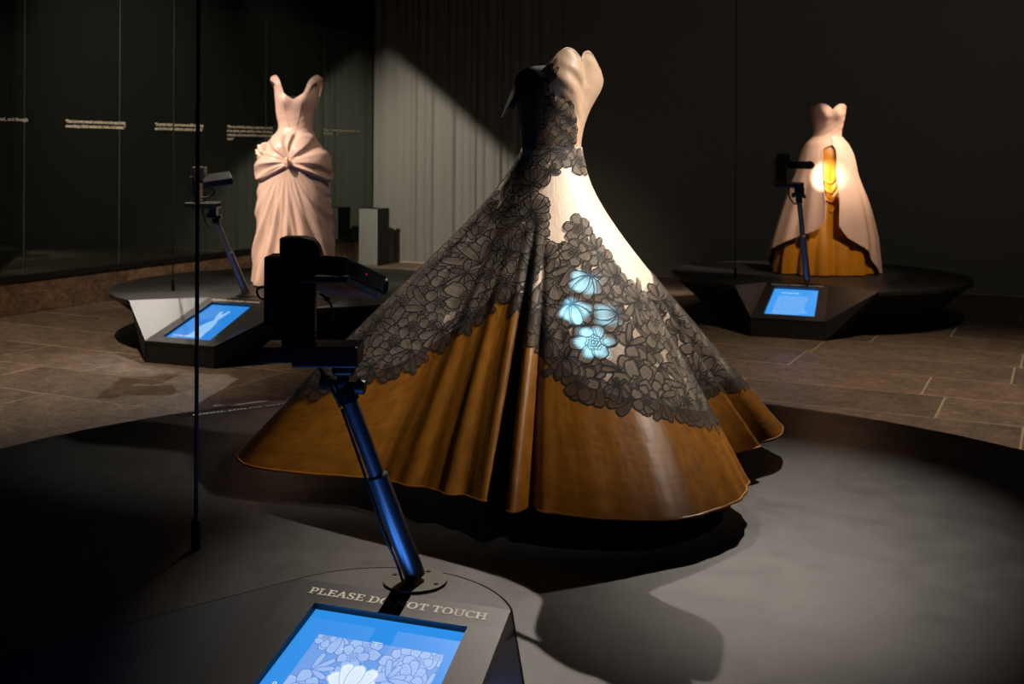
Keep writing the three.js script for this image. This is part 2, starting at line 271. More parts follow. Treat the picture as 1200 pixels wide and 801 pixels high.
// ---------------------------------------------------------------- the large gown: cream satin, black lace, bronze hem
const GX = .13, GD = 3.65, YW = 1.467, YH = .47;
const HEM = [[-168,.96],[-150,.88],[-122,.74],[-98,.68],[-75,.73],[-58,.86],[-42,.96],[-27,.95],[-17,.83],[-6,.66],[6,.59],[17,.6],[28,.655],[40,.69],[52,.71],[64,.71],[80,.645],[93,.585],[105,.545],[117,.52],[128,.525],[142,.56],[154,.63],[163,.78],[169,.92],[175,1.0],[183,1.0]];
function hemR(f) {
  f = ((f + 168) % 360 + 360) % 360 - 168; const n = HEM.length; let i = 0; while (i < n - 1 && HEM[i + 1][0] <= f) i++;
  const g = (k) => { const m = ((k % n) + n) % n, w = Math.floor(k / n); return [HEM[m][0] + 360 * w, HEM[m][1]]; };
  const p0 = g(i - 1), p1 = g(i), p2 = g(i + 1), p3 = g(i + 2), h = p2[0] - p1[0], u = (f - p1[0]) / h;
  const m1 = (p2[1] - p0[1]) / (p2[0] - p0[0]) * h, m2 = (p3[1] - p1[1]) / (p3[0] - p1[0]) * h, u2 = u * u, u3 = u2 * u;
  return (2 * u3 - 3 * u2 + 1) * p1[1] + (u3 - 2 * u2 + u) * m1 + (-2 * u3 + 3 * u2) * p2[1] + (u3 - u2) * m2;
}
function skirtP(f, t) {
  const a = f * Math.PI / 180, c = Math.cos(a), s = Math.sin(a);
  const rw = 1 / Math.hypot(c / .098, s / .108), rh = hemR(f);
  const ff = ((f + 90) % 360 + 360) % 360 - 90;
  const ex = 1 + .3 * (1 - t) ** 2 + .18 * bump(ff, -25, 40);
  let r = rw + (rh - rw) * Math.pow(Math.max(t, 0), ex);
  const k = Math.pow(Math.max(0, (t - .22) / .78), 1.25);
  r += k * (-.15 * bump(ff, 108, 2.4) + .016 * bump(ff, 113.5, 3.8) + .045 * bump(ff, 102.5, 3.2) - .045 * bump(ff, 97.5, 1.8) + .012 * bump(ff, 93.5, 3) - .014 * bump(ff, 121, 4) + .008 * bump(ff, 126, 4) - .01 * bump(ff, 135, 6) - .012 * bump(ff, 149, 6) - .07 * bump(ff, 3, 7) + .03 * bump(ff, -8, 2.5) - .03 * bump(ff, -12, 2));
  r += k * .005 * (Math.sin(ff * .31 + 1) + .6 * Math.sin(ff * .83 + 4 * t)) * (1 - .7 * bump(ff, 65, 26));
  const y = YW + (YH - YW) * t;
  return [GX + r * c, y, GD - r * s];
}

const PH = (f) => skirtP(f, 0);
const skirt3 = (f, t, lift = 0) => { const p = skirtP(f, t); if (!lift) return [p[0] - GX, p[1], GD - p[2]]; const e = .6, a = skirtP(f - e, t), b = skirtP(f + e, t), c = skirtP(f, t - .004), d = skirtP(f, t + .004); const n = new THREE.Vector3(b[0] - a[0], b[1] - a[1], a[2] - b[2]).cross(new THREE.Vector3(d[0] - c[0], d[1] - c[1], c[2] - d[2])).normalize(); const o = n.x * Math.cos(f * Math.PI / 180) + n.z * Math.sin(f * Math.PI / 180) < 0 ? -1 : 1; return [p[0] - GX + o * n.x * lift, p[1] + o * n.y * lift, GD - p[2] + o * n.z * lift]; };
// where the lace ends, read along the skirt: [angle, upper t, lower t]
const LACE_LOW = curve1([[-90, .8], [-50, .84], [-30, .84], [-14, .82], [5, .84], [30, .82], [38, .81], [51, .78], [60, .755], [68, .74], [80, .71], [86, .67], [92, .62], [97, .56], [101, .52], [110, .5], [118, .5], [128, .47], [136, .53], [142, .575], [150, .61], [155, .65], [159, .7], [163, .735], [170, .77], [180, .82], [200, .8], [270, .8]]);
const LACE_HIGH = curve1([[-90, .35], [-50, .42], [-26, .45], [-8, .46], [8, .5], [24, .5], [36, .47], [44, .44], [50, .385], [58, .325], [64, .255], [70, .25], [77, .29], [86, .32], [93, .3], [99, .24], [106, .19], [112, .12], [120, .06], [130, -.05], [200, -.05], [230, .2], [270, .35]]);
const isLace = (f, t) => t < LACE_LOW(f)[0] && (t > LACE_HIGH(f)[0] || (f > 20 && f < 112 && t < .085 + .035 * sm(60, 100, f) && t < .02 + .1 * sm(10, 70, f)));
const petal = (x, L, W, wob, k) => { x.beginPath(); x.moveTo(0, 0); x.bezierCurveTo(W * .55, L * .1, W * 1.05, L * .5, W * .72, L * (.84 + wob * .1)); x.bezierCurveTo(W * .55, L * (1.02 + .06 * wob), W * .3, L * .9, W * .08 * k, L * 1.02); x.bezierCurveTo(-W * .25, L * .92, -W * .5, L * 1.05, -W * .74, L * .82); x.bezierCurveTo(-W * 1.05, L * .45, -W * .5, L * .12, 0, 0); x.closePath(); };
const FILL = 'rgba(66,58,49,0.55)', LINE = 'rgba(5,4,4,0.97)', VEIN = 'rgba(16,14,12,0.55)';
const INK = { fill: FILL, line: LINE, vein: VEIN };
function veins(x, L, W, n, lw) { x.strokeStyle = INK.vein; x.lineWidth = lw * .42; for (let i = 0; i < n; i++) { const q = (i + .5) / n * 2 - 1; x.beginPath(); x.moveTo(0, L * .08); x.quadraticCurveTo(q * W * .75, L * .45, q * W * .52, L * (.88 - .12 * Math.abs(q))); x.stroke(); } }
function wipe(x) { x.save(); x.globalCompositeOperation = 'destination-out'; x.fillStyle = '#000'; x.fill(); x.restore(); x.fillStyle = INK.fill; x.fill(); }
function drawBloom(x, R, kind, lw) {       // in metres on the cloth, centred on the origin
  x.lineJoin = 'round'; x.lineCap = 'round';
  if (kind === 0) {                        // open daffodil: six broad petals and a frilled cup
    const n = 6, o = rnd() * 6; for (let i = 0; i < n; i++) { x.save(); x.rotate(o + i * 2 * Math.PI / n + (rnd() - .5) * .25); const L = R * (.9 + rnd() * .3), W = R * .43; petal(x, L, W, rnd(), rnd() - .5); wipe(x); veins(x, L, W, 4, lw); petal(x, L, W, rnd(), rnd() - .5); x.strokeStyle = INK.line; x.lineWidth = lw; x.stroke(); x.restore(); }
    for (const q of [.36, .22, .1]) { x.beginPath(); for (let k = 0; k <= 28; k++) { const a = k / 28 * 2 * Math.PI, r = R * q * (1 + .14 * Math.sin(a * 7 + q * 9)); k ? x.lineTo(Math.cos(a) * r, Math.sin(a) * r) : x.moveTo(Math.cos(a) * r, Math.sin(a) * r); } x.closePath(); if (q > .3) wipe(x); x.strokeStyle = INK.line; x.lineWidth = lw * .85; x.stroke(); }
  } else if (kind === 1) {                 // tulip seen from the side: overlapping long petals
    for (const [a, L, W] of [[2.7, .8, .2], [-2.5, .7, .18], [-1.05, 1.15, .34], [1.0, 1.2, .36], [-.52, 1.35, .34], [.42, 1.45, .36], [-.05, 1.3, .38]]) { x.save(); x.translate(0, -R * .45); x.rotate(a + (rnd() - .5) * .2); petal(x, R * L, R * W, rnd(), rnd() - .5); wipe(x); veins(x, R * L, R * W, 5, lw); petal(x, R * L, R * W, rnd(), rnd() - .5); x.strokeStyle = INK.line; x.lineWidth = lw; x.stroke(); x.restore(); }
  } else {                                 // spray of curling leaves
    for (let i = 0; i < 4; i++) { x.save(); x.translate(0, -R * .3); x.rotate(-1.1 + i * .72 + (rnd() - .5) * .4); const L = R * (1.1 + rnd() * .6), W = R * .25; petal(x, L, W, rnd(), 0); wipe(x); veins(x, L, W, 3, lw); x.strokeStyle = INK.line; x.lineWidth = lw; petal(x, L, W, rnd(), 0); x.stroke(); x.restore(); }
  }
}
const LIT_BLOOMS = [[73.5, .405, 1], [80.8, .485, 1], [66.3, .495, 1], [75, .567, 0]];   // the blooms that the projector picks out
const skirtLace = canvasTex(2048, 2048, (x, W, H) => {
  const TM = .95;                                    // t of the texture's last row
  const place = (f, t, R, kind, rot, lw) => {
    const e = .5, A = skirtP(f - e, t), B = skirtP(f + e, t), C = skirtP(f, t - .005), D = skirtP(f, t + .005);
    const pu = [0, 1, 2].map((k) => (B[k] - A[k]) / (2 * e / 360 * W)), pv = [0, 1, 2].map((k) => (D[k] - C[k]) / (.01 / TM * H));
    const lv = Math.hypot(...pv), e2 = pv.map((q) => q / lv), d = pu[0] * e2[0] + pu[1] * e2[1] + pu[2] * e2[2], o = pu.map((q, k) => q - d * e2[k]), lu = Math.max(Math.hypot(...o), 1e-5);
    // a metre along e1 moves 1/lu in u and -d/(lu lv) in v; along e2 it moves 1/lv in v
    x.save(); x.transform(1 / lu, -d / (lu * lv), 0, 1 / lv, (f + 90) / 360 * W, t / TM * H); x.rotate(rot); drawBloom(x, R, kind, lw); x.restore();
  };
  x.fillStyle = 'rgba(34,30,26,0.25)'; x.beginPath();                    // the net ground between the blooms
  for (let f = -90; f <= 270; f += 2) x.lineTo((f + 90) / 360 * W, (LACE_LOW(f)[0] - .03) / TM * H);
  for (let f = 270; f >= -90; f -= 2) x.lineTo((f + 90) / 360 * W, (LACE_HIGH(f)[0] + .03) / TM * H);
  x.closePath(); x.fill();
  const spots = [], pts = [];
  for (let k = 0; k < 26000 && spots.length < 2200; k++) {
    const f = -90 + rnd() * 360, t = Math.pow(rnd(), .6) * .84; if (!isLace(f, t) || !isLace(f, t + .025) ) continue;
    const p = skirt3(f, t); if (pts.some((q) => Math.hypot(q[0] - p[0], q[1] - p[1], q[2] - p[2]) < .056)) continue;
    pts.push(p); spots.push([f, t]);
  }
  const edge = spots.map(([f, t]) => { const a = LACE_LOW(f)[0] - t, b = t - LACE_HIGH(f)[0]; return Math.min(Math.abs(a), Math.abs(b)); });
  const inner = spots.map((q, i) => [q, edge[i]]).sort((a, b) => b[1] - a[1]);
  for (const [[f, t], e] of inner) { const kind = [0, 1, 2, 1, 0, 2][Math.floor(rnd() * 6)], R = .05 * (.85 + rnd() * .4) * (t < .2 ? .8 : 1); place(f, t, R, kind, rnd() * 6.28, .0038); }
  // scallops along both edges
  for (const [fn, s] of [[LACE_LOW, 0], [LACE_HIGH, 1]]) { let last = null, n = 0; for (let f = -88; f < 268; f += .5) { const t = fn(f)[0] + (s ? .03 : -.034); if (t < .01) continue; const p = skirt3(f, t); if (last && Math.hypot(p[0] - last[0], p[1] - last[1], p[2] - last[2]) < .062 + .02 * (n % 3)) continue; last = p; n++; place(f, t - (n % 2) * .008 * (s ? -1 : 1), .042 * (.85 + rnd() * .35), [0, 1, 1, 2, 0, 1][n % 6], (s ? Math.PI : 0) + (rnd() - .5) * 1.4, .0038); } }
  for (const [f, t, k] of LIT_BLOOMS) place(f, t, k ? .054 : .06, k, k ? 1.2 + f : .3, .0036);
}, true);
skirtLace.wrapS = THREE.ClampToEdgeWrapping;
const YT = curve1([[-90, 1.69], [-60, 1.69], [-25, 1.70], [-5, 1.71], [14, 1.752], [26, 1.772], [34, 1.766], [42, 1.745], [52, 1.752], [64, 1.772], [76, 1.777], [88, 1.762], [99, 1.735], [112, 1.712], [130, 1.692], [180, 1.68], [225, 1.685], [270, 1.69]]);
function bodiceP(f, v, lift = 0, fold = true) {          // v 0 waist, 1 top edge
  const a = f * Math.PI / 180, c = Math.cos(a), s = Math.sin(a), yt = YT(f)[0], y = YW - .01 + (yt - YW + .01) * v, h = (y - YW) / .31;
  const rx = lerp(.094, .128, sm(0, .75, h)), rz = lerp(.106, .112, sm(0, .7, h));
  let r = 1 / Math.hypot(c / rx, s / rz);
  r += .027 * bump(h, .72, .26) * bump(f, 74, 30) + .036 * bump(h, .7, .26) * bump(f, -14, 30) - .018 * bump(f, 36, 11) * bump(h, .8, .3);
  r -= .006 * bump(v, 1, .08) * (fold ? 1 : 0);
  if (fold) { const q = h * 20 - (f - 40) * .11, w = Math.sin(q + .8 * Math.sin(f * .06)); r += .0045 * Math.sign(w) * Math.pow(Math.abs(w), 1.4) * sm(.25, .5, h) * (1 - sm(.72, .9, h)) * bump(f, 62, 26) + .0012 * Math.sin(h * 41 - f * .2 + 2) * bump(f, 58, 30); }
  const lean = .012 * h; r += lift;
  return [r * c + lean, y, r * s];
}
const gown = thing('ball_gown', 'large ball gown with black floral lace over cream satin and a bronze hem', 'gown', V(GX, 0, GD), 0);
{
  const f0 = -90, seamT = (f) => clamp(LACE_LOW(f)[0] - .022, .1, .9);
  part('upper_skirt', grid(420, 110, (u, v) => { const f = f0 + u * 360; return skirt3(f, v * seamT(f)); }, true, false, (u, v) => [u * 3, v * 1.4]), M.cream, gown, 'cream satin skirt');
  part('hem_band', grid(420, 60, (u, v) => { const f = f0 + u * 360, t = lerp(seamT(f) - .01, 1, v); return skirt3(f, t, .0015); }, true, false, (u, v) => [u * 4, v]), M.bronze, gown, 'bronze satin hem band');
  part('hem_facing', grid(420, 8, (u, v) => { const f = f0 + u * 360, p = skirt3(f, 1 - v * .1, -.006); return p; }, true), M.lining, gown);
  part('hem_edge', (() => { const pts = []; for (let k = 0; k < 360; k++) pts.push(new THREE.Vector3(...skirt3(f0 + k, 1.0))); return new THREE.TubeGeometry(new THREE.CatmullRomCurve3(pts, true), 720, .0042, 6, true); })(), M.bronze, gown);
  part('skirt_lace', grid(420, 120, (u, v) => { const f = f0 + u * 360; return skirt3(f, .002 + v * .948, .0042); }, true, false, (u, v) => [u, 1 - v]), new THREE.MeshStandardMaterial({ map: skirtLace, transparent: true, roughness: .75, side: THREE.DoubleSide }), gown, 'black floral lace');
  const bod = part('bodice', grid(240, 60, (u, v) => bodiceP(f0 + u * 360, v), true, true), M.bodiceCream, gown, 'draped strapless cream bodice');
  part('bodice_lining', grid(120, 20, (u, v) => bodiceP(f0 + u * 360, v * .985, -.006, false), true), M.lining, bod);
  part('top_piping', (() => { const pts = []; for (let k = 0; k < 180; k++) pts.push(new THREE.Vector3(...bodiceP(f0 + k * 2, 1, -.002))); return new THREE.TubeGeometry(new THREE.CatmullRomCurve3(pts, true), 360, .003, 6, true); })(), M.bodiceCream, bod);
  // lace over the left half of the bodice
  const edgeF = curve1([[0, 58], [.12, 46], [.25, 50], [.4, 62], [.5, 98], [.65, 104], [.8, 98], [.9, 96], [1, 112]]);
  const bodLace = canvasTex(1024, 512, (x, W, H) => {
    const F0 = -20, F1 = 290;
    const put = (f, v, R, kind, rot) => { const yt = YT(f)[0] - YW, sx = W / ((F1 - F0) * Math.PI / 180 * .122), sy = H / yt; x.save(); x.transform(sx, 0, 0, sy, (F1 - f) / (F1 - F0) * W, (1 - v) * H); x.rotate(rot); drawBloom(x, R, kind, .0032); x.restore(); };
    x.fillStyle = 'rgba(24,20,18,0.35)'; x.beginPath(); for (let k = 0; k <= 40; k++) { const v = k / 40; x.lineTo((F1 - edgeF(v)[0] - 8) / (F1 - F0) * W, (1 - v) * H); } x.lineTo(0, 0); x.lineTo(0, H); x.closePath(); x.fill();
    for (let k = 0; k < 900; k++) { const f = 30 + rnd() * 250, v = rnd(); if (f < edgeF(v)[0] + 10) continue; put(f, v, .03 + rnd() * .016, Math.floor(rnd() * 3), rnd() * 6.28); if (k > 260) break; }
    for (let k = 0; k <= 14; k++) { const v = k / 14; put(edgeF(v)[0] + 14, v, .034, [0, 1, 1, 2][k % 4], k * 1.7); }
  }, true);
  part('bodice_lace', grid(200, 50, (u, v) => bodiceP(290 - u * 310, 1 - v, .0045), false, false, (u, v) => [u, 1 - v]), new THREE.MeshStandardMaterial({ map: bodLace, transparent: true, roughness: .75, side: THREE.DoubleSide }), gown, 'black floral lace');
  // lace leaf that hangs from the top of the bodice at the left
  const px = (x, y, d) => [(x - 600) / FOCAL * d - GX, EYE - (y - HORIZON) / FOCAL * d, GD - d];
  const L = [[644, 76, 3.56], [622, 78, 3.58], [607, 86, 3.62], [600, 104, 3.62], [593, 121, 3.6], [587, 138, 3.58]].map((q) => px(...q)), R = [[650, 92, 3.54], [640, 96, 3.53], [620, 108, 3.55], [609, 117, 3.57], [600, 128, 3.57], [590, 138, 3.58]].map((q) => px(...q));
  const lc = curve1(L.map((q, k) => [k / 5, ...q])), rc = curve1(R.map((q, k) => [k / 5, ...q]));
  const flap = (dz) => (u, v) => { const a = lc(v), b = rc(v), w = Math.sin(u * Math.PI) * .014 + dz; return [lerp(a[0], b[0], u), lerp(a[1], b[1], u), lerp(a[2], b[2], u) + w]; };
  part('lace_leaf', merge([grid(10, 24, flap(.0015)), grid(10, 24, flap(-.0015), false, true)]), std(0x100d0b, .8), gown, 'black lace leaf hanging from the bodice');
  part('display_post', merge([cyl(.02, .02, 1.11, 0, DECK + .565, 0), cyl(.2, .2, .012, 0, DECK + .008, 0), new THREE.SphereGeometry(.082, 20, 12).scale(1, .5, 1).translate(0, DECK + 1.12, 0)]), M.blackPaint, gown);
}

// ---------------------------------------------------------------- the pink gown with a draped hip
{
  const cx = -1.772, cd = 9.15, g = thing('evening_gown', 'pink satin evening gown with v neck, off shoulder straps and draped swags at the hip', 'gown', V(cx, 0, cd), 0);
  const K = [[.38, .34, 0, .34], [.53, .325, 0, .31], [.74, .31, .005, .28], [1.02, .3, 0, .26], [1.2, .285, 0, .24], [1.37, .262, .0, .22], [1.5, .21, -.01, .185], [1.575, .16, 0, .15], [1.64, .137, .01, .12], [1.75, .155, .01, .125], [1.85, .172, .018, .135], [1.95, .18, .018, .125], [2.02, .182, .018, .115]];
  const at = curve1(K);
  const ridge = (x, p = 1.5) => Math.pow(.5 + .5 * Math.sin(x), p);
  const fold = (a, y) => { if (y > 1.34) return 0; const fr = Math.sin(a), x = at(y)[0] * Math.cos(a), th = Math.atan2(x, 1.42 - y), k = sm(1.3, .55, y) * sm(-.2, .5, fr); return k * (.034 * ridge(th * 33 + 1.57 + .5 * Math.sin(y * 4)) + .012 * ridge(th * 71 + y * 3) - .016) + (1 - sm(-.2, .5, fr)) * sm(1.3, .5, y) * .02 * Math.sin(a * 14) + .004 * Math.sin(th * 50 + y * 19) * sm(1.3, 1.1, y); };
  const P = (a, y, lift = 0) => { const [rx, ox, rz] = at(y), r = 1 + (fold(a, y) + lift) / .28; let bx = 0; if (y > 1.66) { const h = bump(y, 1.86, .075); bx = .042 * h * (bump(a, Math.PI / 2 - .55, .4) + bump(a, Math.PI / 2 + .55, .4)); } return [ox + (rx * r) * Math.cos(a), y, (rz * r + bx) * Math.sin(a)]; };
  part('skirt', grid(220, 90, (u, v) => P(u * 2 * Math.PI, lerp(1.645, .385, v)), true, false, (u, v) => [u * 3, v * 2]), M.pink, g);
  // bodice with a plunging v in front
  const topY = (a) => { const f = Math.atan2(Math.cos(a), Math.sin(a)), q = Math.abs(f); return q < .95 ? 1.865 + .115 * Math.pow(q / .95, 1.15) : lerp(1.98, 1.9, sm(1.2, 2.6, q)); };
  const bo = part('bodice', grid(160, 40, (u, v) => { const a = u * 2 * Math.PI; return P(a, lerp(topY(a), 1.6, v), .003 - .002 * Math.sin(v * 40 + Math.cos(a) * 5) * (v > .4 ? .6 : 0)); }, true, false, (u, v) => [u * 2, v]), M.pink, g, 'fitted bodice with a v neck');
  part('bodice_lining', grid(80, 10, (u, v) => { const a = u * 2 * Math.PI, p = P(a, lerp(topY(a) - .004, 1.7, v), -.004); return p; }, true, true), M.lining, bo);
  for (const s of [-1, 1]) {                                                         // seams down the bodice
    const pts = []; for (let k = 0; k <= 12; k++) pts.push(new THREE.Vector3(...P(Math.PI / 2 + s * lerp(.42, .2, k / 12), lerp(1.83, 1.6, k / 12), .004))); part('seam', tube(pts, .0022, 24, 6), M.pink, bo); }
  for (const s of [-1, 1]) {                                                         // straps that stand up off the shoulders
    const st = curve1([[0, .085, 1.885, .13], [.25, .135, 1.985, .104], [.5, .186, 2.032, .03], [.75, .185, 1.99, -.05], [1, .15, 1.9, -.1]]);
    part('strap', merge([0, 1].map((lay) => grid(8, 30, (u, v) => { const q = st(v), w = lerp(.03, .076, sm(0, .45, v)), o = (u - .5) * w, n = Math.sin(u * Math.PI) * .012 + (lay ? -.004 : .004); return [.018 + s * (q[0] + n + o * .55), q[1] + n * .4 - o * .55 + .012, q[2]]; }, false, !!lay))), M.pink, g);
  }
  // swags: bands of folded satin from a knot in front of the hip round both sides
  const knot = [-.005, 1.355, .262];
  const low = [curve1([[0, 1.33], [.35, 1.27], [.75, 1.215], [1.15, 1.2], [1.6, 1.25], [2.4, 1.3], [3.2, 1.3]]), curve1([[0, 1.33], [.4, 1.285], [.8, 1.24], [1.25, 1.19], [1.6, 1.2], [2.4, 1.28], [3.2, 1.3]])];
  const drape = (inset) => (u, v) => { const a = u * 2 * Math.PI - Math.PI / 2, q = Math.PI / 2 - a, s = q < 0 ? 0 : 1, yl = low[s](Math.abs(q))[0], y = lerp(1.605, yl, v), [rx, ox, rz] = at(y);
    const dx = Math.abs(q) * .27, dy = y - 1.357, th = Math.atan2(dy, dx + .015), ds = Math.hypot(dx, dy), am = sm(.01, .16, ds) * (1 - sm(1.9, 2.6, Math.abs(q)));
    let o = .004 + .02 * Math.pow(Math.sin(Math.PI * Math.pow(v, 1.35)), .8) * sm(0, .5, v) * (1 - .5 * bump(q, 0, .25)) + .026 * am * (1 - .45 * sm(.8, 1.5, Math.abs(q))) * ridge(th * (s ? 8.5 : 6.8) + (s ? .4 : 1.4) + ds * 2, 1.3) + .012 * am * ridge(th * 17 + ds * 9 + s) + .014 * sm(.8, .95, v) * (1 - sm(.95, 1, v));
    o = lerp(o, .0, sm(.94, 1, v)) * sm(0, .12, v) - inset; return [ox + (rx + o) * Math.cos(a), y, (rz + o) * Math.sin(a)]; };
  part('hip_drape', grid(260, 70, drape(0), true, false, (u, v) => [u * 3, v]), M.pink, g, 'draped satin gathered at a knot');
  part('knot', merge([new THREE.TorusGeometry(.022, .013, 10, 24).rotateY(Math.PI / 2).rotateZ(.2).scale(1, 1.5, .8).translate(...knot), new THREE.SphereGeometry(.022, 16, 10).scale(1.3, 1, .8).translate(...knot)]), M.pink, g);
  part('side_pouf', (() => { const s = new THREE.SphereGeometry(1, 36, 24), p = s.attributes.position; for (let k = 0; k < p.count; k++) { const x = p.getX(k), y = p.getY(k), z = p.getZ(k), w = 1 + .14 * Math.sin(x * 7 + y * 9 + z * 4) + .08 * Math.sin(y * 17 - x * 5); p.setXYZ(k, -.215 + x * .075 * w, 1.44 + y * .075 * w, .06 + z * .09 * w); } s.computeVertexNormals(); return s; })(), M.pink, g, 'bunched satin at the hip');
  part('display_post', merge([cyl(.02, .02, .29, 0, DECK + .155, 0), cyl(.15, .15, .01, 0, DECK + .007, 0)]), M.blackPaint, g);
}

// ---------------------------------------------------------------- the pale gown with an open bell overskirt
{
  const cx = 2.845, cd = 10.2, g = thing('bell_gown', 'strapless pale pink gown whose bell overskirt opens in front over a golden underskirt', 'gown', V(cx, 0, cd), 0);
  const at = curve1([[.36, .48, -.02], [.53, .462, -.02], [.7, .435, -.01], [.97, .366, 0], [1.24, .28, 0], [1.43, .235, .01], [1.53, .19, .01], [1.61, .128, .012], [1.72, .136, .018], [1.8, .15, .02], [1.9, .162, .02]]);
  const P = (a, y, lift = 0, dep = .82) => { const [r, ox] = at(y), h = bump(y, 1.8, .06) * .035 * (bump(a, Math.PI / 2 - .5, .4) + bump(a, Math.PI / 2 + .5, .4)), w = y < 1.5 ? sm(1.5, .6, y) * (.018 * Math.sin(a * 7 + .6) + .009 * Math.sin(a * 15 + y)) : 0; return [ox + (r + lift + w) * Math.cos(a), y, ((r + lift + w) * dep + h) * Math.sin(a)]; };
  const top = (a) => { const f = Math.atan2(Math.cos(a), Math.sin(a)), q = Math.abs(f); return q < 1.1 ? 1.845 + .052 * Math.sin(Math.min(1, q / .5) * Math.PI / 2) - .02 * sm(.7, 1.1, q) : lerp(1.877, 1.82, sm(1.1, 2.4, q)); };
  const bo = part('bodice', grid(140, 36, (u, v) => { const a = u * 2 * Math.PI; return P(a, lerp(top(a), 1.585, v), .003 + .0015 * Math.sin(v * 30 + Math.cos(a) * 9)); }, true), M.pale, g, 'pale pink sweetheart bodice');
  part('bodice_lining', grid(70, 8, (u, v) => { const a = u * 2 * Math.PI; return P(a, lerp(top(a) - .003, 1.7, v), -.004); }, true, true), M.lining, bo);
  part('underskirt', grid(200, 60, (u, v) => { const a = u * 2 * Math.PI, y = lerp(1.58, .382, v), k = Math.pow(v, 1.2), p = P(a, y, -.016 - .02 * sm(0, .3, v)); const f = 1 + k * (.028 * Math.sin(a * 15 + .6 * Math.sin(a * 4)) + .014 * Math.sin(a * 31)) - .12 * bump(a, Math.PI / 2 + .06, .3) * sm(.1, .45, v) * (1 - sm(.6, .95, v)); return [p[0] * f, y, p[2] * f]; }, true, false, (u, v) => [u * 4, v * 2]), M.gold, g, 'golden satin underskirt');
  for (let k = 0; k < 4; k++) {                                                     // soft swags of gold in the opening
    const y = 1.22 - k * .085, w = .085 - k * .004, z = P(Math.PI / 2, y, -.03)[2] - .012 * k; part('gold_fold', tube([[-w, y + .05, z - .02], [-w * .4, y - .01, z + .01], [.012, y - .03, z + .014], [w * .5, y, z + .008], [w, y + .055, z - .02]].map((q) => new THREE.Vector3(q[0] - .027, q[1], q[2])), .012, 24, 8), M.gold, g); }
  // overskirt: two fronts whose edges swing away from the middle, hem rising towards the opening; a long back
  const edge = (s) => curve1(s < 0 ? [[0, -.02], [.1, -.02], [.125, .36], [.2, .38], [.4, .33], [.65, .26], [.85, .225], [1, .24]] : [[0, .02], [.1, .02], [.125, .13], [.2, .13], [.4, .1], [.65, .085], [.85, .06], [1, .05]]);
  for (const s of [-1, 1]) {
    const ed = edge(s), hem = curve1(s < 0 ? [[0, .86], [.06, .81], [.18, .77], [.5, .72], [.9, .64], [1.3, .56], [2, .42], [3.2, .382]] : [[0, .82], [.05, .785], [.16, .72], [.36, .665], [.6, .6], [.95, .47], [1.18, .385], [2, .382], [3.2, .382]]);
    const F = (lift) => (u, v) => { const q = ed(v)[0] + (Math.PI - ed(v)[0]) * u, a = Math.PI / 2 - s * q, yb = hem(q - ed(1)[0] < 0 ? 0 : q - ed(1)[0])[0], y = lerp(1.6, yb, v), roll = .05 * Math.exp(-u * 14) * sm(.15, .8, v), c = curveOut(v); const p = P(a, y, .006 + lift + c + roll); return p; };
    const curveOut = (v) => .016 * sm(.1, .5, v);
    const pf = part('overskirt_panel', merge([grid(110, 60, F(.002), false, s > 0, (u, v) => [u * 2, v * 2]), grid(110, 60, F(-.003), false, s < 0, (u, v) => [u * 2, v * 2])]), M.pale, g, 'pale pink overskirt');
    part('panel_edge', tube(Array.from({ length: 24 }, (_, k) => new THREE.Vector3(...F(0)(0, k / 23))), .005, 46, 6), M.pale, pf);
  }
  part('display_post', merge([cyl(.02, .02, .29, 0, DECK + .155, 0), cyl(.15, .15, .01, 0, DECK + .007, 0)]), M.blackPaint, g);
}

// ---------------------------------------------------------------- what the screens show
const bloomScreen = canvasTex(1024, 1280, (x, w, h) => {
  x.fillStyle = '#2f8fe8'; x.fillRect(0, 0, w, h);
  x.save(); x.beginPath(); x.rect(w * .12, h * .14, w * .8, h * .86); x.clip(); x.fillStyle = '#6f9fe6'; x.fillRect(0, 0, w, h);
  const pet = (L, W, fill, line, lw) => { petal(x, L, W, rnd(), rnd() - .5); x.fillStyle = fill; x.fill(); x.strokeStyle = line; x.lineWidth = lw; x.stroke(); };
  INK.fill = '#a3c2f4'; INK.line = '#5c83cf'; INK.vein = '#86a8e6';
  for (let k = 0; k < 90; k++) { x.save(); x.translate(w * (.1 + rnd() * .84), h * (.12 + rnd() * .9)); x.rotate(rnd() * 6.28); drawBloom(x, 70 + rnd() * 40, [0, 1, 2, 0][k % 4], 5); x.restore(); }
  INK.fill = '#e4f1ff'; INK.line = '#a9c8f2'; INK.vein = '#c4dbf8';
  for (const [dx, dy, r, s] of [[.47, .37, 3.3, 150], [.62, .6, 2.6, 130], [.4, .66, 3.9, 140], [.6, .86, 3, 140]]) { x.save(); x.translate(w * dx, h * dy); x.rotate(r); drawBloom(x, s, 1, 7); x.restore(); }
  INK.fill = FILL; INK.line = LINE; INK.vein = VEIN;
  x.restore(); x.fillStyle = '#e8f4ff'; x.fillRect(w * .46, h * .133, 70, 5); x.fillRect(w * .49, h * .137, 5, 24); x.fillRect(w * .3, h * .2, 16, 6); x.font = 'bold 60px serif'; x.fillText('\u2044', w * .065, h * .56); x.fillRect(w * .05, h * .53, 60, 6); x.beginPath(); x.arc(w * .075, h * .44, 9, 0, 6.3); x.strokeStyle = '#e8f4ff'; x.lineWidth = 5; x.stroke();
});
